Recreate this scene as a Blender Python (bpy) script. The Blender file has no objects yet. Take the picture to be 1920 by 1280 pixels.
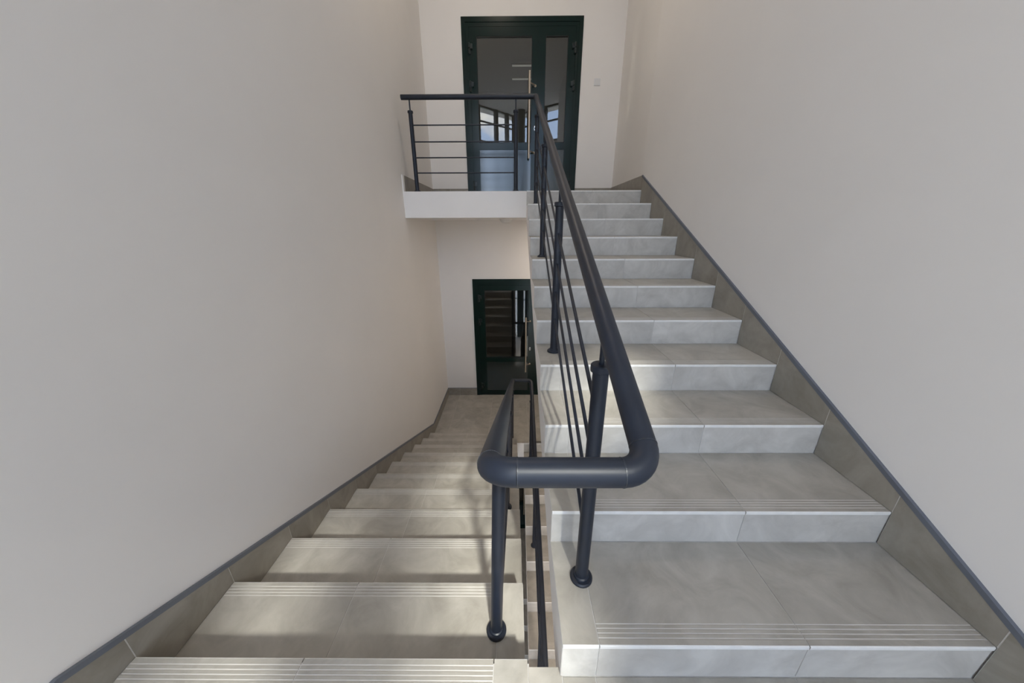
import bpy, math, random
from mathutils import Vector, Matrix
random.seed(7)

# ------------------------------------------------------------------ camera, world, sun, exposure
scn = bpy.context.scene
COL = scn.collection
H = 1.2823
CAM_PITCH, CAM_YAW, CAM_ROLL, FPX = 0.3403, -0.0070, -0.0038, 606.73

def camera_basis():
    X = Vector((math.cos(CAM_YAW), -math.sin(CAM_YAW), 0))
    Yh = Vector((math.sin(CAM_YAW), math.cos(CAM_YAW), 0))
    Z = Vector((0, 0, 1))
    c, s = math.cos(CAM_PITCH), math.sin(CAM_PITCH)
    F = c * Yh - s * Z
    U = s * Yh + c * Z
    c, s = math.cos(CAM_ROLL), math.sin(CAM_ROLL)
    return c * X + s * U, -s * X + c * U, F

cam_data = bpy.data.cameras.new('camera')
cam = bpy.data.objects.new('camera', cam_data)
COL.objects.link(cam)
cR, cU, cF = camera_basis()
M = Matrix((cR, cU, -cF)).transposed().to_4x4()
M.translation = Vector((0, 0, H))
cam.matrix_world = M
cam_data.sensor_fit = 'HORIZONTAL'
cam_data.sensor_width = 36.0
cam_data.lens = 36.0 * FPX / 1920.0
cam_data.clip_start = 0.02
scn.camera = cam

scn.view_settings.view_transform = 'Standard'
scn.view_settings.look = 'None'
scn.view_settings.gamma = 1.0
scn.view_settings.use_curve_mapping = False
scn.view_settings.exposure = 1.5

SKY_STRENGTH = 2.6
SUN_STRENGTH = 1.95
SUN_DIR = Vector((-0.25, 1.0, -1.03))
SUN_ANGLE = 3.6

def build_world():
    w = bpy.data.worlds.new('sky')
    scn.world = w
    w.use_nodes = True
    nt = w.node_tree
    nt.nodes.clear()
    N = nt.nodes.new
    L = nt.links.new
    out = N('ShaderNodeOutputWorld'); bg = N('ShaderNodeBackground')
    tc = N('ShaderNodeTexCoord'); sep = N('ShaderNodeSeparateXYZ')
    L(tc.outputs['Generated'], sep.inputs[0])
    ramp = N('ShaderNodeValToRGB')
    L(sep.outputs['Z'], ramp.inputs['Fac'])
    e = ramp.color_ramp.elements
    e[0].position = 0.0; e[0].color = (0.16, 0.155, 0.14, 1)
    e[1].position = 0.9; e[1].color = (0.33, 0.43, 0.66, 1)
    a = e.new(0.02); a.color = (0.60, 0.73, 0.98, 1)
    a = e.new(0.30); a.color = (0.44, 0.57, 0.86, 1)
    mp = N('ShaderNodeMapping'); mp.inputs['Scale'].default_value = (1, 1, 1.9)
    L(tc.outputs['Generated'], mp.inputs['Vector'])
    nz = N('ShaderNodeTexNoise'); nz.inputs['Scale'].default_value = 4.2
    nz.inputs['Detail'].default_value = 8; nz.inputs['Roughness'].default_value = 0.55
    L(mp.outputs[0], nz.inputs['Vector'])
    cr = N('ShaderNodeValToRGB')
    cr.color_ramp.elements[0].position = 0.49; cr.color_ramp.elements[0].color = (0, 0, 0, 1)
    cr.color_ramp.elements[1].position = 0.63; cr.color_ramp.elements[1].color = (1, 1, 1, 1)
    L(nz.outputs['Fac'], cr.inputs['Fac'])
    up = N('ShaderNodeMath'); up.operation = 'GREATER_THAN'; up.inputs[1].default_value = 0.0
    L(sep.outputs['Z'], up.inputs[0])
    mul = N('ShaderNodeMath'); mul.operation = 'MULTIPLY'
    L(cr.outputs['Color'], mul.inputs[0]); L(up.outputs[0], mul.inputs[1])
    mix = N('ShaderNodeMix'); mix.data_type = 'RGBA'
    L(mul.outputs[0], mix.inputs['Factor'])
    L(ramp.outputs['Color'], mix.inputs['A'])
    mix.inputs['B'].default_value = (1.16, 1.10, 1.03, 1)
    L(mix.outputs['Result'], bg.inputs['Color'])
    bg.inputs['Strength'].default_value = SKY_STRENGTH
    L(bg.outputs[0], out.inputs[0])
build_world()

sd = bpy.data.lights.new('sun', 'SUN')
sd.energy = SUN_STRENGTH
sd.angle = math.radians(SUN_ANGLE)
sd.color = (1.0, 0.96, 0.90)
sun = bpy.data.objects.new('sun', sd)
COL.objects.link(sun)
sun.rotation_euler = SUN_DIR.to_track_quat('-Z', 'Y').to_euler()
sun.location = (2, -8, 9)

# glazing plan: a shallow prow behind the camera
GL = ((-1.216, -2.39), (-0.02, -3.57))
GR = ((-0.02, -3.57), (1.75, -2.10))
WALL_END = -1.20                                              # the right wall stops here, the landing widens beyond
Z_TOP, Z_GND = 5.20, -6.6
def portal(name, p0, p1):
    a, b = Vector((*p0, 0)), Vector((*p1, 0))
    ld = bpy.data.lights.new(name, 'AREA')
    ld.shape = 'RECTANGLE'
    ld.size = (b - a).length; ld.size_y = Z_TOP - Z_GND
    o = bpy.data.objects.new(name, ld); COL.objects.link(o)
    n = Vector((-(b - a).y, (b - a).x, 0)).normalized()      # towards the room
    if n.y < 0: n = -n
    t = (b - a).normalized()
    m = Matrix((t, n.cross(t) * -1 if False else Vector((0, 0, 1)), -n)).transposed().to_4x4()
    c = (a + b) / 2 + n * 0.10
    m.translation = Vector((c.x, c.y, (Z_TOP + Z_GND) / 2))
    o.matrix_world = m
    ld.cycles.is_portal = True
portal('sky_portal', *GL)
portal('sky_portal', *GR)
FILL_LAMPS = ((-0.25, 3.30, 7.2, Z_TOP), (0.65, -0.25, 18.0, -0.27), (0.95, 4.60, 4.2, 1.38))       # x, y, watts, z; added fill lamps, out of view, brighten far walls and lower landing

# ------------------------------------------------------------------ materials
def new_mat(name):
    m = bpy.data.materials.new(name); m.use_nodes = True
    nt = m.node_tree
    return m, nt, nt.nodes['Principled BSDF']

def mat_simple(name, col, rough, metal=0.0, spec=0.5, noise=0.0, nscale=20, bump=0.0, coat=0.0):
    m, nt, b = new_mat(name)
    b.inputs['Base Color'].default_value = (*col, 1)
    b.inputs['Roughness'].default_value = rough
    b.inputs['Metallic'].default_value = metal
    b.inputs['Specular IOR Level'].default_value = spec
    b.inputs['Coat Weight'].default_value = coat
    b.inputs['Coat Roughness'].default_value = 0.12
    if noise or bump:
        geo = nt.nodes.new('ShaderNodeNewGeometry')
        nz = nt.nodes.new('ShaderNodeTexNoise'); nz.inputs['Scale'].default_value = nscale
        nz.inputs['Detail'].default_value = 5
        nt.links.new(geo.outputs['Position'], nz.inputs['Vector'])
        if noise:
            r = nt.nodes.new('ShaderNodeMapRange')
            r.inputs['From Min'].default_value = 0.3; r.inputs['From Max'].default_value = 0.7
            r.inputs['To Min'].default_value = 1 - noise; r.inputs['To Max'].default_value = 1 + noise
            nt.links.new(nz.outputs['Fac'], r.inputs['Value'])
            mx = nt.nodes.new('ShaderNodeVectorMath'); mx.operation = 'SCALE'
            mx.inputs[0].default_value = col
            nt.links.new(r.outputs[0], mx.inputs['Scale'])
            nt.links.new(mx.outputs[0], b.inputs['Base Color'])
        if bump:
            bp = nt.nodes.new('ShaderNodeBump'); bp.inputs['Strength'].default_value = bump
            bp.inputs['Distance'].default_value = 0.004
            nt.links.new(nz.outputs['Fac'], bp.inputs['Height'])
            nt.links.new(bp.outputs[0], b.inputs['Normal'])
    return m

def mat_tile(name, light, dark, rough=0.42):
    m, nt, b = new_mat(name)
    N, L = nt.nodes.new, nt.links.new
    geo = N('ShaderNodeNewGeometry'); info = N('ShaderNodeObjectInfo')
    off = N('ShaderNodeVectorMath'); off.operation = 'SCALE'
    comb = N('ShaderNodeCombineXYZ')
    L(info.outputs['Random'], comb.inputs[0]); L(info.outputs['Random'], comb.inputs[1])
    L(comb.outputs[0], off.inputs[0]); off.inputs['Scale'].default_value = 13.0
    add = N('ShaderNodeVectorMath'); add.operation = 'ADD'
    L(geo.outputs['Position'], add.inputs[0]); L(off.outputs[0], add.inputs[1])
    n1 = N('ShaderNodeTexNoise'); n1.inputs['Scale'].default_value = 5.5
    n1.inputs['Detail'].default_value = 7; n1.inputs['Roughness'].default_value = 0.62
    n1.inputs['Distortion'].default_value = 0.9
    L(add.outputs[0], n1.inputs['Vector'])
    n2 = N('ShaderNodeTexNoise'); n2.inputs['Scale'].default_value = 34
    n2.inputs['Detail'].default_value = 6
    L(add.outputs[0], n2.inputs['Vector'])
    r = N('ShaderNodeMapRange')
    r.inputs['From Min'].default_value = 0.34; r.inputs['From Max'].default_value = 0.68
    L(n1.outputs['Fac'], r.inputs['Value'])
    r2 = N('ShaderNodeMath'); r2.operation = 'MULTIPLY_ADD'
    r2.inputs[1].default_value = 0.35; r2.inputs[2].default_value = -0.17
    L(n2.outputs['Fac'], r2.inputs[0])
    s = N('ShaderNodeMath'); s.operation = 'ADD'; s.use_clamp = True
    L(r.outputs[0], s.inputs[0]); L(r2.outputs[0], s.inputs[1])
    mix = N('ShaderNodeMix'); mix.data_type = 'RGBA'
    mix.inputs['A'].default_value = (*dark, 1); mix.inputs['B'].default_value = (*light, 1)
    L(s.outputs[0], mix.inputs['Factor'])
    v = N('ShaderNodeMapRange'); v.inputs['To Min'].default_value = 0.95; v.inputs['To Max'].default_value = 1.05
    L(info.outputs['Random'], v.inputs['Value'])
    sc = N('ShaderNodeVectorMath'); sc.operation = 'SCALE'
    L(mix.outputs['Result'], sc.inputs[0]); L(v.outputs[0], sc.inputs['Scale'])
    L(sc.outputs[0], b.inputs['Base Color'])
    rr = N('ShaderNodeMapRange'); rr.inputs['To Min'].default_value = rough - 0.06; rr.inputs['To Max'].default_value = rough + 0.1
    L(n1.outputs['Fac'], rr.inputs['Value']); L(rr.outputs[0], b.inputs['Roughness'])
    bp = N('ShaderNodeBump'); bp.inputs['Strength'].default_value = 0.06; bp.inputs['Distance'].default_value = 0.002
    L(n2.outputs['Fac'], bp.inputs['Height']); L(bp.outputs[0], b.inputs['Normal'])
    return m

def mat_glass(name, ior, tint=(1, 1, 1)):
    m = bpy.data.materials.new(name); m.use_nodes = True
    nt = m.node_tree; nt.nodes.clear()
    N, L = nt.nodes.new, nt.links.new
    out = N('ShaderNodeOutputMaterial'); mix = N('ShaderNodeMixShader')
    tr = N('ShaderNodeBsdfTransparent'); tr.inputs[0].default_value = (*tint, 1)
    gl = N('ShaderNodeBsdfGlossy'); gl.inputs['Roughness'].default_value = 0.0
    fr = N('ShaderNodeFresnel'); fr.inputs['IOR'].default_value = ior
    geo = N('ShaderNodeNewGeometry'); inv = N('ShaderNodeMath'); inv.operation = 'SUBTRACT'; inv.inputs[0].default_value = 1.0
    L(geo.outputs['Backfacing'], inv.inputs[1])
    front = N('ShaderNodeMath'); front.operation = 'MULTIPLY'      # reflect once, at the outer face of the pane
    L(fr.outputs[0], front.inputs[0]); L(inv.outputs[0], front.inputs[1])
    L(front.outputs[0], mix.inputs[0]); L(tr.outputs[0], mix.inputs[1]); L(gl.outputs[0], mix.inputs[2])
    L(mix.outputs[0], out.inputs[0])
    return m

def mat_emit(name, col, e):
    m, nt, b = new_mat(name)
    b.inputs['Emission Color'].default_value = (*col, 1); b.inputs['Emission Strength'].default_value = e
    return m

MAT = dict(
    wall=mat_simple('wall_paint', (0.845, 0.81, 0.775), 0.75, noise=0.012, nscale=2.2, bump=0.03),
    ceiling=mat_simple('ceiling_paint', (0.86, 0.83, 0.79), 0.85),
    white=mat_simple('white_plaster', (0.89, 0.86, 0.835), 0.7, noise=0.01, nscale=4),
    tile=mat_tile('stone_tile', (0.485, 0.455, 0.405), (0.35, 0.325, 0.283)),
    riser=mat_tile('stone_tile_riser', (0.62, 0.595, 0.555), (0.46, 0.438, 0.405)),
    tile_edge=mat_simple('tile_cut_edge', (0.78, 0.765, 0.74), 0.5, noise=0.05, nscale=30),
    groove=mat_simple('tile_groove', (0.55, 0.52, 0.48), 0.6, noise=0.08, nscale=14),
    grout=mat_simple('grout', (0.58, 0.56, 0.53), 0.9, noise=0.1, nscale=40),
    skirt=mat_tile('skirting_tile', (0.345, 0.315, 0.27), (0.245, 0.222, 0.185)),
    strip=mat_simple('grey_edge_strip', (0.16, 0.175, 0.21), 0.4, metal=0.3),
    steel=mat_simple('anthracite_paint', (0.010, 0.0145, 0.026), 0.43, spec=0.42, noise=0.12, nscale=18, bump=0.04),
    weld=mat_simple('weld_bead', (0.018, 0.022, 0.032), 0.35, spec=0.5, noise=0.5, nscale=120, bump=0.4),
    green=mat_simple('dark_green_coating', (0.001, 0.013, 0.011), 0.18, spec=0.32),
    panel=mat_simple('dark_green_panel', (0.002, 0.013, 0.015), 0.13, spec=1.0),
    green_dark=mat_simple('dark_green_hinge', (0.003, 0.010, 0.010), 0.3),
    gasket=mat_simple('black_gasket', (0.006, 0.006, 0.006), 0.6),
    brass=mat_simple('brushed_handle_metal', (0.62, 0.53, 0.44), 0.3, metal=1.0),
    chrome=mat_simple('lock_metal', (0.6, 0.6, 0.6), 0.25, metal=1.0),
    pane=mat_glass('reflective_glass', 1.95, (0.75, 0.78, 0.76)),
    clear=mat_glass('clear_glass', 1.5, (0.96, 0.98, 0.97)),
    frame=mat_simple('facade_frame', (0.02, 0.035, 0.04), 0.35),
    plastic=mat_simple('white_plastic', (0.74, 0.73, 0.72), 0.4),
    diffuser=mat_simple('opal_diffuser', (0.70, 0.69, 0.67), 0.35),
    dark=mat_simple('dark_room', (0.16, 0.15, 0.14), 0.9),
    glow=mat_emit('lamp_glow', (1.0, 0.92, 0.84), 0.03),
    ground=mat_simple('paving', (0.52, 0.50, 0.47), 0.9, noise=0.1, nscale=3),
)

# ------------------------------------------------------------------ helpers
def link(o, parent=None):
    COL.objects.link(o)
    if parent is not None: o.parent = parent
    return o

def tag(o, label=None, cat=None, group=None, kind=None):
    if label: o['label'] = label
    if cat: o['category'] = cat
    if group: o['group'] = group
    if kind: o['kind'] = kind
    return o

def empty(name, loc=(0, 0, 0)):
    o = bpy.data.objects.new(name, None); o.empty_display_size = 0.1
    COL.objects.link(o); o.location = loc
    return o

def mesh(name, verts, faces, mats, idx=None, smooth=None):
    me = bpy.data.meshes.new(name)
    me.from_pydata([tuple(v) for v in verts], [], faces)
    for m in (mats if isinstance(mats, (list, tuple)) else [mats]): me.materials.append(m)
    if idx:
        for p, i in zip(me.polygons, idx): p.material_index = i
    if smooth is not None:
        me.polygons.foreach_set('use_smooth', [True] * len(me.polygons))
        me.set_sharp_from_angle(angle=math.radians(smooth))
    me.update()
    return me

def obj(name, me, parent=None, loc=(0, 0, 0)):
    o = bpy.data.objects.new(name, me); link(o, parent); o.location = loc
    return o

class MB:
    """collects boxes and prisms of ONE part"""
    def __init__(self): self.v, self.f, self.i = [], [], []
    def box(self, x0, x1, y0, y1, z0, z1, mi=0):
        n = len(self.v)
        self.v += [(x, y, z) for z in (z0, z1) for y in (y0, y1) for x in (x0, x1)]
        for q in ((0, 2, 3, 1), (4, 5, 7, 6), (0, 1, 5, 4), (2, 6, 7, 3), (0, 4, 6, 2), (1, 3, 7, 5)):
            self.f.append([n + k for k in q]); self.i.append(mi)
        return self
    def prism(self, poly, x0, x1, axis='X', mi=0, mside=None, edge_mi=None):
        """poly in the plane across axis, counter-clockwise; edge_mi gives a material per edge"""
        n = len(self.v); k = len(poly)
        def P(u, a, b): return (u, a, b) if axis == 'X' else ((a, u, b) if axis == 'Y' else (a, b, u))
        for u in (x0, x1): self.v += [P(u, a, b) for a, b in poly]
        ms = mi if mside is None else mside
        flip = (axis == 'Y')
        c0 = list(range(n, n + k)); c1 = list(range(n + k, n + 2 * k))
        c0 = c0[::-1]
        if flip: c0, c1 = c0[::-1], c1[::-1]
        self.f += [c0, c1]; self.i += [ms, ms]
        for j in range(k):
            a, b = j, (j + 1) % k
            q = [n + a, n + b, n + k + b, n + k + a]
            if flip: q = q[::-1]
            self.f.append(q); self.i.append(mi if edge_mi is None else edge_mi[j])
        return self
    def build(self, name, mats, parent=None, loc=(0, 0, 0), smooth=None):
        return obj(name, mesh(name, self.v, self.f, mats, self.i, smooth), parent, loc)

def chamfer_box(x0, x1, y0, y1, z0, z1, c):
    """box with chamfered vertical and horizontal front edges (front = -Y)"""
    m = MB()
    prof = [(y1, z0), (y1, z1), (y0 + c, z1), (y0, z1 - c), (y0, z0 + c), (y0 + c, z0)]
    m.prism(prof[::-1], x0, x1)
    return m

def tube_mesh(name, path, r, mat, seg=20, caps=True, smooth=40):
    path = [Vector(p) for p in path]
    n = len(path)
    dirs = [(path[i + 1] - path[i]).normalized() for i in range(n - 1)]
    t = dirs[0]
    u = t.orthogonal().normalized()
    verts, faces = [], []
    for i in range(n):
        if i > 0 and i < n - 1:
            d0, d1 = dirs[i - 1], dirs[i]
            nb = (d0 + d1).normalized()
        elif i == 0: d0 = d1 = nb = dirs[0]
        else: d0 = d1 = nb = dirs[-1]
        # transport u along d0
        u = (u - d0 * u.dot(d0)).normalized()
        w = d0.cross(u)
        for k in range(seg):
            a = 2 * math.pi * k / seg
            p = u * (math.cos(a) * r) + w * (math.sin(a) * r)
            # slide along d0 onto the mitre plane
            s = -p.dot(nb) / d0.dot(nb)
            verts.append(path[i] + p + d0 * s)
        if d1 is not d0:
            q = d0.rotation_difference(d1); u = q @ u
    for i in range(n - 1):
        for k in range(seg):
            a, b = i * seg + k, i * seg + (k + 1) % seg
            faces.append([a, b, b + seg, a + seg])
    if caps:
        faces.append(list(range(seg))[::-1]); faces.append([(n - 1) * seg + k for k in range(seg)])
    return mesh(name, verts, faces, mat, None, smooth)

def tube(name, path, r, mat, parent=None, seg=20, caps=True):
    return obj(name, tube_mesh(name, path, r, mat, seg, caps), parent)

def lathe_mesh(name, prof, mat, seg=24, smooth=35):
    """prof: (radius, z) from bottom to top, closed at the axis"""
    v, f = [], []
    for rr, z in prof:
        for k in range(seg):
            a = 2 * math.pi * k / seg
            v.append((rr * math.cos(a), rr * math.sin(a), z))
    for i in range(len(prof) - 1):
        for k in range(seg):
            a, b = i * seg + k, i * seg + (k + 1) % seg
            f.append([a, b, b + seg, a + seg])
    f.append(list(range(seg))[::-1]); f.append([(len(prof) - 1) * seg + k for k in range(seg)])
    return mesh(name, v, f, mat, None, smooth)

def arc(p0, corner, p1, n=9):
    """circular fillet between two equal tangents"""
    p0, c, p1 = Vector(p0), Vector(corner), Vector(p1)
    a, b = (p0 - c), (p1 - c)
    ang = a.angle(b)
    bis = (a.normalized() + b.normalized()).normalized()
    R = a.length * math.tan(ang / 2)
    ctr = c + bis * (a.length / math.cos(ang / 2))
    va, vb = p0 - ctr, p1 - ctr
    axis = va.cross(vb).normalized(); tot = va.angle(vb)
    return [ctr + Matrix.Rotation(tot * i / n, 3, axis) @ va for i in range(n + 1)]

# ------------------------------------------------------------------ dimensions
R_ = 0.15
XL, XR = -1.204, 1.371            # skirting faces
WL, WR, WRB = -1.216, 1.383, 1.459  # wall faces
XM = 0.1377                       # free edge of the right flight
XW = 0.0364                       # free edge of the left flight
Y1, D1 = 0.5838, 0.325
Y0, D2 = 0.6284, 0.331
YB = 5.3265
YF = 3.88
ZU, ZL_ = 11 * R_, -11 * R_
SLAB = 0.27
LOW_DY, LOW_DZ = 0.061, -3.3
TT = 0.012                        # tile thickness
PR = 0.002                        # tile stands proud of its bed
J = 0.0016                        # half joint

# ------------------------------------------------------------------ room shell
def structure(o): return tag(o, kind='structure')

m = MB(); m.box(WL - 0.2, WL, GL[0][1], YB + 0.2, Z_GND, Z_TOP)
structure(m.build('wall_left', MAT['wall']))
m = MB()
m.prism([(WR, WALL_END), (1.75, WALL_END), (1.75, -2.10), (2.0, -2.10), (2.0, WALL_END + 0.3), (WR + 0.3, WALL_END + 0.3), (WR + 0.3, YB + 0.2), (WRB, YB + 0.2), (WRB, YB), (WR, 3.9)], Z_GND, Z_TOP, axis='Z')
structure(m.build('wall_right', MAT['wall']))

DX0, DX1 = -0.684, 0.905
DZ1, DZ2 = 3.835, 0.480
m = MB()
m.box(WL, DX0, YB, YB + 0.2, Z_GND, Z_TOP)
m.box(DX1, WRB, YB, YB + 0.2, Z_GND, Z_TOP)
m.box(DX0, DX1, YB, YB + 0.2, DZ1, Z_TOP)
m.box(DX0, DX1, YB, YB + 0.2, DZ2, ZU - 0.001)
DZ3 = ZL_ - 3.3
m.box(DX0, DX1, YB, YB + 0.2, DZ3 + 2.13, ZL_ - 0.001)
m.box(DX0, DX1, YB, YB + 0.2, Z_GND, DZ3 - 0.001)
structure(m.build('wall_back', MAT['wall']))

m = MB()
m.prism([(WL - 0.2, -2.97), (-0.02, -4.21), (2.0, -2.58),   # runs out as an unseen eave added to block sun
          (2.0, YB + 0.2), (WL - 0.2, YB + 0.2)], Z_TOP, Z_TOP + 0.25, axis='Z')
structure(m.build('ceiling', MAT['ceiling']))

# dark rooms behind the two doors
for nm, z0, z1 in (('wall_behind', ZU, DZ1 + 0.3), ('wall_behind', ZL_, DZ2 + 0.3), ('wall_behind', DZ3, DZ3 + 2.4)):
    m = MB(); a, b, c, d, t = DX0 - 0.4, DX1 + 0.4, YB + 0.2, YB + 3.4, 0.05
    m.box(a, b, c, d, z0 - 0.06, z0); m.box(a, b, c, d, z1, z1 + t)
    m.box(a - t, a, c, d, z0, z1); m.box(b, b + t, c, d, z0, z1); m.box(a, b, d, d + t, z0, z1)
    structure(m.build(nm, MAT['dark']))

cl = bpy.data.lights.new('corridor_fill', 'POINT'); cl.energy = 13.0; cl.shadow_soft_size = 0.15; cl.color = (1.0, 0.9, 0.8)
clo = bpy.data.objects.new('corridor_fill', cl); COL.objects.link(clo); clo.location = (-0.9, 6.3, 2.2)  # added fill light, unseen, lifts the tone behind the upper pane
# two slim luminaires in the corridor behind the upper door
for i, (yy, zz) in enumerate(((7.21, 4.0), (7.78, 4.0))):
    lm = empty('tube_lamp', (0.25, yy, zz))
    tag(lm, ('slim ceiling lamp glowing nearest behind the upper door glass', 'slim ceiling lamp glowing farther back behind the upper door glass')[i], 'lamp', 'corridor lamps')
    m = MB(); m.box(-0.30, 0.30, -0.03, 0.03, 0.045, 0.065); m.build('lamp_housing', MAT['dark'], lm)
    m = MB(); m.box(-0.28, 0.28, -0.02, 0.02, 0.032, 0.045); m.build('lamp_tube', MAT['glow'], lm)

# ------------------------------------------------------------------ stair flights
GROOVES = (0.019, 0.031, 0.043, 0.055)
def tread_mesh(name, w, depth, groove, sgn):
    """nosing at y=0, the tread runs to y=sgn*depth; top at z=0, x from 0 to w"""
    prof = [(0.0, -TT), (0.0, -0.0035), (0.001, -0.001), (0.0035, 0.0)]   # rounded light nosing
    mi = [1, 1, 1]
    if groove:
        for g in GROOVES:
            prof += [(g - 0.0022, 0.0), (g - 0.0012, -0.0012), (g + 0.0012, -0.0012), (g + 0.0022, 0.0)]
            mi += [0, 2, 2, 2]
    prof += [(depth, 0.0), (depth, -TT)]
    mi += [0, 0, 0]
    k = len(prof)
    v = [(0, sgn * y, z) for y, z in prof] + [(w, sgn * y, z) for y, z in prof]
    f, idx = [], []
    for j in range(k):
        a, b = j, (j + 1) % k
        q = [a, b, k + b, k + a]
        f.append(q if sgn < 0 else q[::-1]); idx.append(mi[j] if j < len(mi) else 0)
    c0, c1 = list(range(k)), list(range(k, 2 * k))
    if sgn < 0: f += [c0[::-1], c1]
    else: f += [c0, c1[::-1]]
    idx += [0, 0]
    return mesh(name, v, f, [MAT['tile'], MAT['tile_edge'], MAT['groove']], idx)

def box_mesh(name, w, dep, h, mat):
    return mesh(name, MB().box(0, w, 0, dep, 0, h).v, MB().box(0, w, 0, dep, 0, h).f, mat)

COLS_R = [(XM, 0.244, False), (0.244, 0.844, True), (0.844, XR, True)]
COLS_L = [(XL, -0.665, True), (-0.665, -0.065, True), (-0.065, XW, False)]

def rising_flight(label, loc):
    """nosing k (1..11) at Y1+(k-1)*D1, level k*R_"""
    root = empty('stair_flight', loc); tag(root, label, 'stairs')
    # body: stepped bed of grout, white sides and soffit
    poly, em = [], []
    by = lambda k: Y1 + (k - 1) * D1 + 0.005
    poly.append((by(1), -0.001)); 
    for k in range(1, 12):
        poly.append((by(k), k * R_ - PR)); em.append(1)
        if k < 11:
            poly.append((by(k + 1), k * R_ - PR)); em.append(1)
    yend = YF if loc[2] == 0 else 3.9 - loc[1]
    poly.append((yend, 11 * R_ - PR)); em.append(1)
    poly.append((yend, 11 * R_ - SLAB)); em.append(0)
    poly.append((by(1) + 0.02, -0.13)); em.append(0)
    poly.append((by(1), -0.13)); em.append(0); em.append(0)
    poly = poly[::-1]
    k = len(poly)
    # edge j of the reversed polygon joins old k-1-j and k-2-j
    em2 = [em[(k - 2 - j) % k] for j in range(k)]
    m = MB(); m.prism(poly, XM + 0.0005, WR - 0.002, edge_mi=em2)
    m.build('flight_body', [MAT['white'], MAT['grout']], root)
    for (a, b, g) in COLS_R:
        w = b - a - 2 * J
        tm = tread_mesh('tread_tile', w, D1 - 0.001, g, 1)
        rm = box_mesh('riser_tile', w, 0.010, R_ - TT - 0.002, MAT['riser'])
        for s in range(1, 12):
            y = Y1 + (s - 1) * D1
            if s < 11: obj('tread_tile', tm, root, (a + J, y, s * R_))
            obj('riser_tile', rm, root, (a + J, y + 0.003, (s - 1) * R_ + 0.002))
        tm = tread_mesh('tread_tile', w, yend - Y1 - 10 * D1 + (0.0 if loc[2] == 0 else 0.0), g, 1)
        obj('tread_tile', tm, root, (a + J, Y1 + 10 * D1, 11 * R_))
    return root

def falling_flight(label):
    root = empty('stair_flight', (0, 0, 0)); tag(root, label, 'stairs')
    poly, em = [], []
    ny = lambda k: Y0 + k * D2 - 0.005
    # start at the landing edge, go down away from the camera
    poly.append((ny(0), -0.012))
    for k in range(0, 11):
        poly.append((ny(k), -(k + 1) * R_ - PR)); em.append(1)
        if k < 10:
            poly.append((ny(k + 1), -(k + 1) * R_ - PR)); em.append(1)
    poly.append((ny(10), -11 * R_ - SLAB)); em.append(0)
    poly.append((ny(10) - 0.3, -11 * R_ - 0.13 + 0.3 * R_ / D2)); em.append(0)
    poly.append((ny(0), -R_ - 0.13)); em.append(0); em.append(0)
    m = MB(); m.prism(poly[::-1], WL + 0.002, XW - 0.0005, edge_mi=[em[(len(poly) - 2 - j) % len(poly)] for j in range(len(poly))])
    m.build('flight_body', [MAT['white'], MAT['grout']], root)
    for (a, b, g) in COLS_L:
        w = b - a - 2 * J
        tm = tread_mesh('tread_tile', w, D2 - 0.001, g, -1)
        rm = box_mesh('riser_tile', w, 0.010, R_ - TT - 0.002, MAT['riser'])
        for s in range(0, 11):
            y = Y0 + s * D2
            if s > 0: obj('tread_tile', tm, root, (a + J, y, -s * R_))
            obj('riser_tile', rm, root, (a + J, y - 0.013, -(s + 1) * R_ + 0.002))
    return root

rising_flight('wide beige tiled stair flight climbing on the right up to the landing', (0, 0, 0))
falling_flight('beige tiled stair flight going down along the left wall, crossed by soft light')
rising_flight('stair flight of the storey below, seen in the slit between the two main flights', (0, LOW_DY, LOW_DZ))
rising_flight('deepest stair flight, a few dark steps at the bottom of the stairwell slit', (0, LOW_DY, 2 * LOW_DZ))

# ------------------------------------------------------------------ landings
def floor_tile_mesh(w, dep): return box_mesh('floor_tile', w, dep, TT, MAT['tile'])

def landing_tiles(root, xs, ys, z, skip=None):
    cache = {}
    for i in range(len(xs) - 1):
        for j in range(len(ys) - 1):
            w, dp = round(xs[i + 1] - xs[i] - 2 * J, 4), round(ys[j + 1] - ys[j] - 2 * J, 4)
            if (w, dp) not in cache: cache[(w, dp)] = floor_tile_mesh(w, dp)
            obj('floor_tile', cache[(w, dp)], root, (xs[i] + J, ys[j] + J, z - TT))

# mid landing under the camera, with the notch of the stairwell
def mid_landing(z):
    m = MB()
    p = [(-0.02, -3.50), (1.748, -2.02), (1.748, WALL_END - 0.002), (WR, WALL_END - 0.002), (WR, Y1 + 0.012), (XM, Y1 + 0.012), (XM, 0.607), (XW + 0.008, 0.607),
         (XW + 0.008, Y0 - 0.012), (WL, Y0 - 0.012), (WL, -2.34)]
    m.prism(p, z - SLAB, z - PR, axis='Z', mi=1, edge_mi=[0] * len(p))
    o = structure(m.build('floor', [MAT['white'], MAT['grout']]))
    return o
fl = mid_landing(0.0)
for (a, b, g) in COLS_L[:2]:
    obj('floor_tile', tread_mesh('floor_tile', b - a - 2 * J, 0.598, g, -1), fl, (a + J, Y0, 0))
obj('floor_tile', tread_mesh('floor_tile', 0.105 - J, 0.598, False, -1), fl, (-0.065 + J, Y0, 0))
obj('floor_tile', floor_tile_mesh(0.100, 0.577), fl, (0.0425, Y0 - 0.598, -TT))
landing_tiles(fl, [0.144, 0.244, 0.844, XR], [Y0 - 0.598, Y1 + 0.002], 0)
landing_tiles(fl, [XL, -0.665, -0.065, 0.535, 1.135, XR], [-2.33, -1.77, -1.17, -0.57, Y0 - 0.60], 0)
mid_landing(LOW_DZ)

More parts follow.
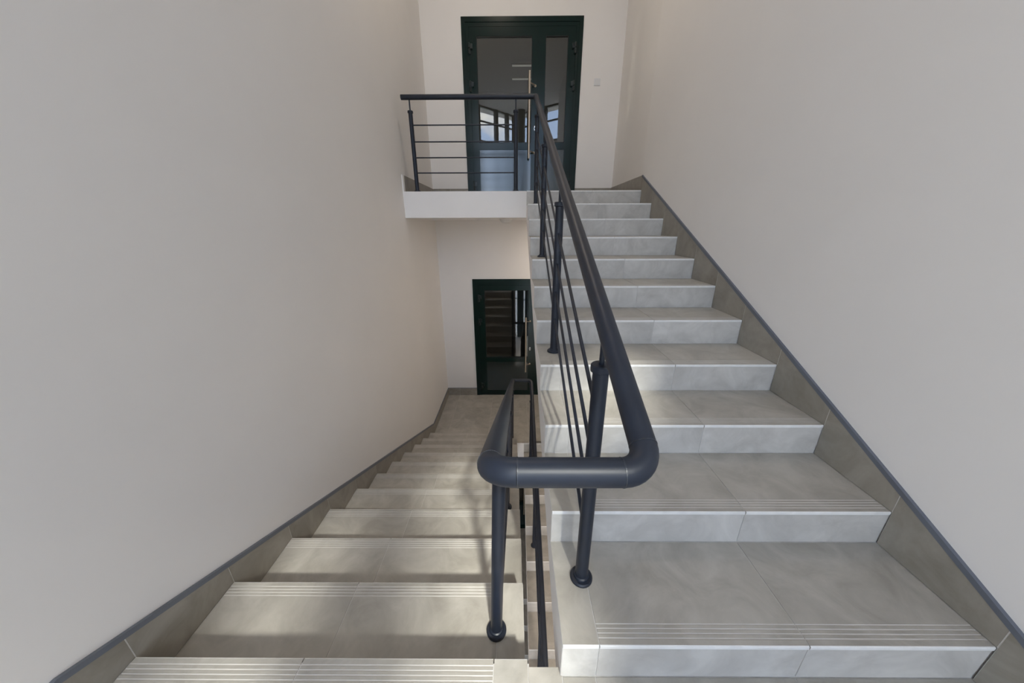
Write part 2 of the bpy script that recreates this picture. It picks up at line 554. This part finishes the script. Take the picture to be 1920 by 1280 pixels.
# lower landing with door_2
m = MB()
p = [(WL, Y0 + 10 * D2 - 0.004), (XW, Y0 + 10 * D2 - 0.004), (XW, 3.905), (XM, 3.905), (XM, 3.9), (WR, 3.9), (WR, YB), (WL, YB)]
m.prism(p, ZL_ - SLAB, ZL_ - PR, axis='Z', mi=1, edge_mi=[0] * len(p))
fl2 = structure(m.build('floor', [MAT['white'], MAT['grout']]))
landing_tiles(fl2, [XL, -1.0, -0.39, 0.21, 0.81, XR], [Y0 + 10 * D2, 4.27, 4.878, YB], ZL_)
obj('floor_tile', floor_tile_mesh(0.165, 0.030), fl2, (0.045, 3.9075, ZL_ - TT))
m = MB(); m.prism([(WL, 3.9), (WR, 3.9), (WR, YB), (WL, YB)], 2 * LOW_DZ + ZU - SLAB, 2 * LOW_DZ + ZU, axis='Z')
structure(m.build('floor', MAT['tile']))
m = MB(); m.prism([(-0.02, -3.5), (WR, -2.34), (WR, YB), (WL, YB), (WL, -2.34)], Z_GND - 0.2, Z_GND, axis='Z')
structure(m.build('floor', MAT['tile']))

# upper landing with white fascia and soffit
m = MB()
p = [(WL, YF), (XM, YF), (XM, YF), (WR, YF), (WRB, YB), (WL, YB)]
p = [(WL, YF), (WR, YF), (WRB - 0.001, YB), (WL, YB)]
m.prism(p, ZU - SLAB, ZU - PR, axis='Z', mi=1, edge_mi=[0] * len(p), mside=1)
m.i[0] = 0; m.i[1] = 1
fu = structure(m.build('floor', [MAT['white'], MAT['grout']]))
landing_tiles(fu, [XL, -0.956, -0.356, 0.244, 0.844, XR], [YF + 0.012, 4.48, 5.08, YB], ZU)
m = MB(); m.box(WL, XM - 0.002, YF - 0.0012, YF + 0.011, ZU - 0.015, ZU + 0.0008)
m.build('fascia_lip', MAT['white'], fu)

# ------------------------------------------------------------------ skirtings
STRIP = 0.020
def strip_path(name, pts, x0, x1, parent):
    """edge strip that sits on top of sloped skirting; pts are (y, z) of its lower edge"""
    m = MB()
    for (ya, za), (yb, zb) in zip(pts, pts[1:]):
        m.prism([(ya, za), (yb, zb), (yb, zb + STRIP), (ya, za + STRIP)], x0, x1)
    return m.build(name, MAT['strip'], parent)

# right wall, along the rising flight
RT = lambda y: 0.238 + 0.4752 * (y - 0.616)
root = structure(empty('baseboard_right'))
tag(root, 'stepped stone skirting with a grey edge strip rising along the right wall')
yb_ = 0.42
bed = MB()
bed_poly = [(yb_, -0.0)]
def sk_tile(x0, x1, poly, parent, mat='skirt'):
    MB().prism(poly, x0, x1).build('skirting_tile', MAT[mat], parent)
quads = [(WALL_END + 0.01, yb_, 0.0)] + [(yb_, Y1, 0.0)] + [(Y1 + k * D1, Y1 + (k + 1) * D1, (k + 1) * R_) for k in range(10)]
def top_r(y): return RT(y) if y > yb_ else RT(yb_)
for (a, b, z) in quads:
    g = J
    sk_tile(XR, WR, [(a + g, z), (b - g, z), (b - g, top_r(b - g)), (a + g, top_r(a + g))], root)
    MB().prism([(a, z), (b, z), (b, top_r(b) - 0.001), (a, top_r(a) - 0.001)], XR + 0.0008, WR).build('joint_bed', MAT['grout'], root)
pk = 3.864
sk_tile(XR, WR, [(Y1 + 10 * D1 + J, ZU), (pk, ZU), (pk, RT(pk)), (Y1 + 10 * D1 + J, RT(Y1 + 10 * D1))], root)
strip_path('edge_strip', [(WALL_END + 0.01, RT(yb_)), (yb_, RT(yb_)), (pk, RT(pk))], XR - 0.001, WR, root)
# right wall, upper landing: follows the slightly splayed wall
def splay_tile(ya, yb2, za, zb, parent):
    f = lambda y: (y - 3.9) / (YB - 3.9) * (WRB - WR) if y > 3.9 else 0.0
    v = []
    for y, zt in ((ya, za), (yb2, zb)):
        xw = WR + f(y)
        v += [(xw - 0.012, y, ZU), (xw, y, ZU), (xw, y, zt), (xw - 0.012, y, zt)]
    fc = [[0, 1, 2, 3], [7, 6, 5, 4], [0, 4, 5, 1], [1, 5, 6, 2], [2, 6, 7, 3], [3, 7, 4, 0]]
    obj('skirting_tile', mesh('skirting_tile', v, fc, MAT['skirt']), parent)
zt = lambda y: RT(pk) + STRIP * 0.7 + (1.826 - RT(pk) - STRIP * 0.7) * (y - pk) / (YB - pk)
ru = structure(empty('baseboard_right'))
for a, b in ((pk + 0.002, 4.22), (4.223, 4.82), (4.823, YB)): splay_tile(a, b, zt(a), zt(b), ru)

# left wall, along the falling flight
LT = lambda y: 0.087 - 0.4532 * (y - 0.6284)
rl = structure(empty('baseboard_left'))
tag(rl, 'stepped stone skirting with a grey edge strip falling along the left wall')
yl0, yl1 = 0.50, 4.155
top_l = lambda y: LT(min(max(y, yl0), yl1))
quads = [(-2.30, yl0, 0.0), (yl0, Y0, 0.0)] + [(Y0 + (k - 1) * D2, Y0 + k * D2, -k * R_) for k in range(1, 11)] + \
        [(Y0 + 10 * D2, yl1, ZL_), (yl1, 4.60, ZL_), (4.60, 5.20, ZL_), (5.20, YB, ZL_)]
for (a, b, z) in quads:
    sk_tile(WL, XL, [(a + J, z), (b - J, z), (b - J, top_l(b - J)), (a + J, top_l(a + J))], rl)
    MB().prism([(a, z), (b, z), (b, top_l(b) - 0.001), (a, top_l(a) - 0.001)], WL, XL - 0.0008).build('joint_bed', MAT['grout'], rl)
strip_path('edge_strip', [(-2.30, LT(yl0)), (yl0, LT(yl0)), (yl1, LT(yl1))], WL, XL + 0.001, rl)
MB().box(WL, XL, yl1, YB, LT(yl1), LT(yl1) + 0.006).build('edge_strip', MAT['strip'], rl)
# left wall, upper landing
lu = structure(empty('baseboard_left'))
for a, b in ((3.936, 4.50), (4.503, 5.10), (5.103, YB)):
    MB().box(WL, XL, a, b, ZU, 1.818).build('skirting_tile', MAT['skirt'], lu)
MB().box(WL, XL, YF, 3.935, ZU - 0.002, 1.818).build('plaster_end', MAT['white'], lu)
# back wall
bu = structure(empty('baseboard_back'))
for a, b in ((XL, -0.956), (-0.953, DX0), (DX1, 1.3), (1.303, 1.445)):
    MB().box(a, b, YB - 0.012, YB, ZU, 1.822).build('skirting_tile', MAT['skirt'], bu)
bl = structure(empty('baseboard_back'))
for a, b in ((XL, -1.0), (-0.997, DX0), (DX1, XR)):
    MB().box(a, b, YB - 0.012, YB, ZL_, ZL_ + 0.140).build('skirting_tile', MAT['skirt'], bl)
MB().box(XL, DX0, YB - 0.013, YB, ZL_ + 0.140, ZL_ + 0.146).build('edge_strip', MAT['strip'], bl)

# ------------------------------------------------------------------ doors
def leaf(parent, x0, x1, z0, z1, px0, px1, pz0, pz1, rail_z, lock=None, handle=None):
    yf, yb = YB - 0.006, YB + 0.055
    m = MB()
    m.box(x0, px0, yf, yb, z0, z1); m.box(px1, x1, yf, yb, z0, z1)           # stiles
    m.box(px0, px1, yf, yb, pz1, z1)                                          # top rail
    m.box(px0, px1, yf, yb, rail_z, pz0)                                      # middle rail
    m.box(px0, px1, yf, yb, z0, z0 + 0.075)                                   # bottom rail
    lf = m.build('door_leaf', MAT['green'], parent)
    chamfer_box(px0, px1, yf + 0.008, yf + 0.03, z0 + 0.075, rail_z, 0.004).build('panel', MAT['panel'], lf)
    m = MB(); t = 0.006
    m.box(px0, px0 + t, yf + 0.002, yf + 0.024, pz0, pz1); m.box(px1 - t, px1, yf + 0.002, yf + 0.024, pz0, pz1)
    m.box(px0 + t, px1 - t, yf + 0.002, yf + 0.024, pz1 - t, pz1); m.box(px0 + t, px1 - t, yf + 0.002, yf + 0.024, pz0, pz0 + t)
    m.build('gasket', MAT['gasket'], lf)
    MB().box(px0 + t, px1 - t, yf + 0.016, yf + 0.022, pz0 + t, pz1 - t).build('pane', MAT['pane'], lf)
    return lf

def pull_handle(parent, x, z0, z1, brackets, xb):
    h = tube('pull_handle', [(x, YB - 0.085, z0), (x, YB - 0.085, z1)], 0.0135, MAT['brass'], parent, 16)
    tag(h, 'long brushed metal pull bar')
    for zb in brackets:
        tube('bracket', [(x, YB - 0.085, zb), (xb - 0.012, YB - 0.035, zb - 0.012), (xb, YB - 0.004, zb - 0.014)], 0.008, MAT['brass'], h, 10)
        obj('rosette', lathe_mesh('rosette', [(0.016, 0), (0.016, 0.006), (0.010, 0.010)], MAT['brass'], 16), h, (xb, YB - 0.006, zb - 0.014)).rotation_euler = (math.pi / 2, 0, 0)

def hinge(parent, x, z, side):
    m = MB()
    m.box(x + side * 0.008 if side > 0 else x - 0.040, x + 0.040 if side > 0 else x - 0.008, YB - 0.032, YB - 0.006, z - 0.005, z + 0.050)
    m.box(x - 0.016, x + 0.016, YB - 0.020, YB - 0.004, z - 0.060, z + 0.058)
    h = m.build('hinge', MAT['green_dark'], parent)
    for dz in (-0.062, 0.004):
        obj('barrel', lathe_mesh('barrel', [(0.008, 0), (0.0125, 0.004), (0.0125, 0.055), (0.008, 0.059)], MAT['green_dark'], 12), h, (x - side * 0.004, YB - 0.024, z + dz))

def door(name, label, z0, ztop, pane_z, rail_z, hz, xl=False):
    root = structure(empty(name, (0, 0, 0))); tag(root, label)
    m = MB()
    ya, yb2 = YB - 0.012, YB + 0.07
    m.box(DX0, DX0 + 0.05, ya, yb2, z0, ztop); m.box(DX1 - 0.05, DX1, ya, yb2, z0, ztop)
    m.box(DX0 + 0.05, DX1 - 0.05, ya, yb2, ztop - 0.055, ztop)
    yi = YB - 0.004
    m.box(DX0 + 0.05, -0.590, yi, yb2, z0, ztop - 0.055); m.box(0.818, DX1 - 0.05, yi, yb2, z0, ztop - 0.055)
    m.box(-0.590, 0.818, yi, yb2, ztop - 0.100, ztop - 0.055)
    m.build('door_frame', MAT['green'], root)
    MB().box(-0.590, 0.818, YB, YB + 0.06, z0, z0 + 0.012).build('threshold', MAT['gasket'], root)
    zt_ = ztop - 0.103
    l1 = leaf(root, -0.587, 0.339, z0 + 0.014, zt_, -0.492, 0.244, pane_z[0], pane_z[1], rail_z)
    l2 = leaf(root, 0.343, 0.815, z0 + 0.014, zt_, 0.422, 0.718, pane_z[0], pane_z[1], rail_z)
    MB().box(0.330, 0.352, YB - 0.010, YB - 0.0065, z0 + 0.014, zt_).build('meeting_strip', MAT['green'], root)
    for z in hz:
        hinge(l1, -0.585, z, 1); hinge(l2, 0.811, z, -1)
    return root, l1

d1, l1 = door('door_1', 'dark green glazed double door at the top of the stairs', ZU, DZ1, (2.418, 3.634), 2.332, (3.50, 3.085, 1.86))
pull_handle(l1, 0.212, 2.205, 3.235, (3.105, 2.300), 0.293)
def escutcheon(parent, x, z):
    e = obj('escutcheon', lathe_mesh('escutcheon', [(0.017, 0), (0.017, 0.004), (0.013, 0.007)], MAT['chrome'], 18), parent, (x, YB - 0.006, z))
    e.rotation_euler = (math.pi / 2, 0, 0); e.scale = (0.8, 1.9, 1)
    k = obj('keyhole', lathe_mesh('keyhole', [(0.007, 0), (0.007, 0.002)], MAT['gasket'], 12), parent, (x, YB - 0.013, z))
    k.rotation_euler = (math.pi / 2, 0, 0); k.scale = (0.8, 1.6, 1)
escutcheon(l1, 0.296, 2.592)
d2, l2 = door('door_2', 'dark green glazed door at the foot of the left stairs', ZL_, DZ2, (-0.900, 0.293), -0.985, (0.165, -0.240, -1.455))
pull_handle(l2, 0.200, -1.150, -0.150, (-0.222, -1.010), 0.274)
escutcheon(l2, 0.276, -0.737)

d3, l3 = door('door_3', 'dark green door a storey further down, a sliver of it seen through the stairwell slit', DZ3, DZ3 + 2.13, (DZ3 + 0.75, DZ3 + 1.943), DZ3 + 0.665, (DZ3 + 1.815, DZ3 + 1.41, DZ3 + 0.195))
pull_handle(l3, 0.200, DZ3 + 0.50, DZ3 + 1.50, (DZ3 + 1.428, DZ3 + 0.64), 0.274)

# ------------------------------------------------------------------ glazing behind the camera
def glazing(name, p0, p1, cuts, label, solid=None):
    root = structure(empty(name)); tag(root, label)
    a, b = Vector((*p0, 0)), Vector((*p1, 0)); t = (b - a).normalized(); n = Vector((-t.y, t.x, 0))
    if n.y < 0: n = -n
    Ln = (b - a).length
    def bar(nm, s0, s1, z0, z1, dn0, dn1, mat):
        v = []
        for z in (z0, z1):
            for s, d in ((s0, dn0), (s1, dn0), (s1, dn1), (s0, dn1)):
                q = a + t * s + n * d; v.append((q.x, q.y, z))
        f = [[3, 2, 1, 0], [4, 5, 6, 7], [0, 1, 5, 4], [1, 2, 6, 5], [2, 3, 7, 6], [3, 0, 4, 7]]
        return obj(nm, mesh(nm, v, f, mat), root)
    trans = [Z_GND, -3.35, -1.7, -0.14, 2.0, 4.15, 4.75, Z_TOP - 0.025]
    xs = [0.0] + [c * Ln for c in cuts] + [Ln]
    for i, s in enumerate(xs):
        w = 0.06 if 0 < i < len(xs) - 1 else 0.03
        bar('mullion', max(0, s - w), min(Ln, s + w), Z_GND, Z_TOP, -0.05, 0.07, MAT['frame'])
    for z in trans: bar('transom', 0.03, Ln - 0.03, z - 0.02, z + 0.02, -0.03, 0.04, MAT['frame'])
    for i in range(len(xs) - 1):
        for z0, z1 in zip(trans, trans[1:]):
            if solid == i and z1 < 4.3:                     # opaque panel added instead of glass to keep sun off the right flight
                bar('sun_block_panel', xs[i] + 0.04, xs[i + 1] - 0.02, z0 + 0.015, z1 - 0.015, -0.03, 0.03, MAT['white']); continue
            bar('window_pane', xs[i] + 0.04, xs[i + 1] - 0.04, z0 + 0.015, z1 - 0.015, -0.004, 0.004, MAT['clear'])
w1 = glazing('window_1', GL[0], GL[1], (0.475, 0.795), 'tall glazed wall panel in dark frames behind the landing')
w2 = glazing('window_2', GR[0], GR[1], (0.33, 0.635), 'tall glazed wall panel in dark frames meeting the first in a point', solid=2)
col = obj('column', lathe_mesh('column', [(0.14, Z_GND), (0.14, Z_TOP)], MAT['frame'], 32))
col.location = (0.27, -2.95, 0); structure(col)
m = MB(); m.box(-60, 60, -90, -2.5, Z_GND - 0.4, Z_GND - 0.201)
structure(m.build('ground', MAT['ground']))

# ------------------------------------------------------------------ railing
rail = empty('stair_railing', (0.1, 0.43, 0))
tag(rail, 'anthracite tubular steel handrail on posts with four thin bars winding round the stairwell', 'railing')
RL = Vector((0.1, 0.43, 0))
def rp(p): return Vector(p) - RL
TR = 0.0240
PX = 0.226
UY, UZ = 0.4327, 0.8995
SL = 0.4655
SLL = 0.4475
hz_r = lambda y: 0.7006 + SL * y
ULX = -0.043
LX = lambda y: ULX + (y - UY) / (3.95 - UY) * 0.020       # left rail drifts a little
hz_l = lambda y: UZ - SLL * (y - UY)
LY = 3.95
def rtube(name, path, r=TR, seg=24, mat='steel'): return tube(name, [rp(p) for p in path], r, MAT[mat], rail, seg)

YT = 3.93
top_c = Vector((PX, YT, hz_r(YT)))
T = 0.048
cR_ = Vector((PX, UY, UZ)); cL_ = Vector((ULX, UY, UZ))
dR = (Vector((PX, YT, hz_r(YT))) - cR_).normalized()
low_l = Vector((LX(LY), LY, hz_l(LY)))
dL = (low_l - cL_).normalized()
rtube('handrail', [(-1.150, YT, hz_r(YT)), top_c, cR_ + dR * T])
rtube('handrail_elbow', arc(cR_ + dR * T, cR_, cR_ + Vector((-T, 0, 0))))
rtube('handrail', [cR_ + Vector((-T, 0, 0)), cL_ + Vector((T, 0, 0))])
rtube('handrail_elbow', arc(cL_ + Vector((T, 0, 0)), cL_, cL_ + dL * T))
low_r = Vector((PX + 0.004, LY, low_l.z))
rtube('handrail', [cL_ + dL * T, low_l - dL * 0.045])
rtube('handrail_elbow', arc(low_l - dL * 0.045, low_l, low_l + Vector((0.045, 0, 0))))
rtube('handrail', [low_l + Vector((0.045, 0, 0)), low_r - Vector((0.05, 0, 0))])
end_lo = Vector((PX + 0.004, 0.50, low_r.z - SL * (LY - 0.50)))
dD = (end_lo - low_r).normalized()
rtube('handrail_elbow', arc(low_r - Vector((0.05, 0, 0)), low_r, low_r + dD * 0.05))
rtube('handrail', [low_r + dD * 0.05, end_lo])
# weld beads at the elbows of the near bend
for p, d in ((cR_ + dR * T, dR), (cR_ + Vector((-T, 0, 0)), Vector((1, 0, 0))), (cL_ + Vector((T, 0, 0)), Vector((1, 0, 0))), (cL_ + dL * T, dL)):
    rtube('weld_bead', [p - d * 0.0012, p + d * 0.0012], TR + 0.0006, 28, 'weld')

FL = lathe_mesh('base_flange', [(0.0375, 0.0), (0.0375, 0.006), (0.034, 0.010), (0.0265, 0.011), (0.0255, 0.016), (0.0215, 0.019)], MAT['steel'], 28)
CL = lathe_mesh('collar', [(0.0225, -0.003), (0.0275, 0.0), (0.0275, 0.016), (0.025, 0.019), (0.006, 0.020)], MAT['steel'], 28)
def post(x, y, z, zrail, xt=None, slope=0.0):
    xt = x if xt is None else xt
    ztop = zrail - 0.135
    z = z + 0.002
    p = rtube('post', [(x, y, z), (xt, y, ztop)], 0.0212, 24)
    lf = obj('base_flange', FL, p, rp((x, y, z)))
    obj('collar', CL, p, rp((xt, y, ztop - 0.002)))
    tube('pin', [rp((xt, y, ztop + 0.015)), rp((xt, y, zrail - 0.012))], 0.0072, MAT['steel'], p, 12)
OFF = (0.262, 0.412, 0.560, 0.712)
# rising flight
ys = [0.777, 1.752, 2.727, 3.702]
for i, y in enumerate(ys):
    post(PX + (0.003 if i else 0.002), y, (1 + 3 * i) * R_, hz_r(y))
for o in OFF:
    rtube('infill_bar', [(PX, ys[0], hz_r(ys[0]) - o), (PX, ys[3], hz_r(ys[3]) - o)], 0.0062, 12)
# falling flight
yl = [0.785, 1.778, 2.770, 3.762]
for i, y in enumerate(yl):
    post(-0.068 + 0.012 * i, y, -(1 + 3 * i) * R_, hz_l(y), LX(y) - 0.004)
for o in OFF:
    rtube('infill_bar', [(LX(yl[0]) - 0.008, yl[0], hz_l(yl[0]) - o), (LX(yl[3]) - 0.004, yl[3], hz_l(yl[3]) - o)], 0.0062, 12)
# flight below
for i, y in enumerate(ys):
    yy = y + LOW_DY
    zr = low_r.z - SL * (LY - yy)
    post(PX + 0.004, yy, (1 + 3 * i) * R_ + LOW_DZ, zr)
for o in OFF:
    rtube('infill_bar', [(PX + 0.004, q, low_r.z - SL * (LY - q) - o) for q in (ys[0] + LOW_DY, ys[3] + LOW_DY)], 0.0062, 12)
# upper landing
zr = hz_r(YT)
for x in (-1.068, 0.021): post(x, YT, ZU, zr)
for o in (0.245, 0.397, 0.545, 0.692):
    rtube('infill_bar', [(-1.068, YT, zr - o), (0.021, YT, zr - o)], 0.0062, 12)

# ------------------------------------------------------------------ small things
def ceiling_lamp(x, y, z, label, watts=0.0):
    lp = empty('ceiling_lamp', (x, y, z)); tag(lp, label, 'lamp')
    obj('lamp_base', LAMP_BASE, lp); obj('diffuser', LAMP_GLASS, lp)
    if watts:  # only the added fill lamps emit
        ld = bpy.data.lights.new('fill_light', 'AREA'); ld.shape = 'DISK'; ld.size = 0.30; ld.energy = watts
        ld.color = (1.0, 0.87, 0.72)
        lo = bpy.data.objects.new('fill_light', ld); link(lo, lp); lo.location = (0, 0, -0.06)
LAMP_BASE = lathe_mesh('lamp_base', [(0.078, -0.012), (0.082, -0.008), (0.082, 0.0)], MAT['plastic'], 32)
LAMP_GLASS = lathe_mesh('diffuser', [(0.03, -0.052), (0.055, -0.046), (0.070, -0.032), (0.075, -0.012)], MAT['diffuser'], 32, 80)
ceiling_lamp(-0.105, 4.50, ZU - SLAB, 'small round white lamp under the landing above the lower green door')
ceiling_lamp(FILL_LAMPS[0][0], FILL_LAMPS[0][1], FILL_LAMPS[0][3], 'added fill lamp on the top ceiling above the middle of the stairs, out of view', FILL_LAMPS[0][2])
ceiling_lamp(FILL_LAMPS[1][0], FILL_LAMPS[1][1], FILL_LAMPS[1][3], 'added fill lamp on the underside of the middle landing, out of view', FILL_LAMPS[1][2])
ceiling_lamp(FILL_LAMPS[2][0], FILL_LAMPS[2][1], FILL_LAMPS[2][3], 'added fill lamp under the upper landing, hidden behind the right flight', FILL_LAMPS[2][2])
sw = empty('light_switch', (1.132, YB, 3.130))
tag(sw, 'small square white switch on the wall beside the upper green door', 'switch')
chamfer_box(-0.041, 0.041, -0.010, 0.0, -0.041, 0.041, 0.003).build('switch_plate', MAT['plastic'], sw)
chamfer_box(-0.027, 0.027, -0.014, -0.010, -0.027, 0.027, 0.002).build('rocker', MAT['plastic'], sw)
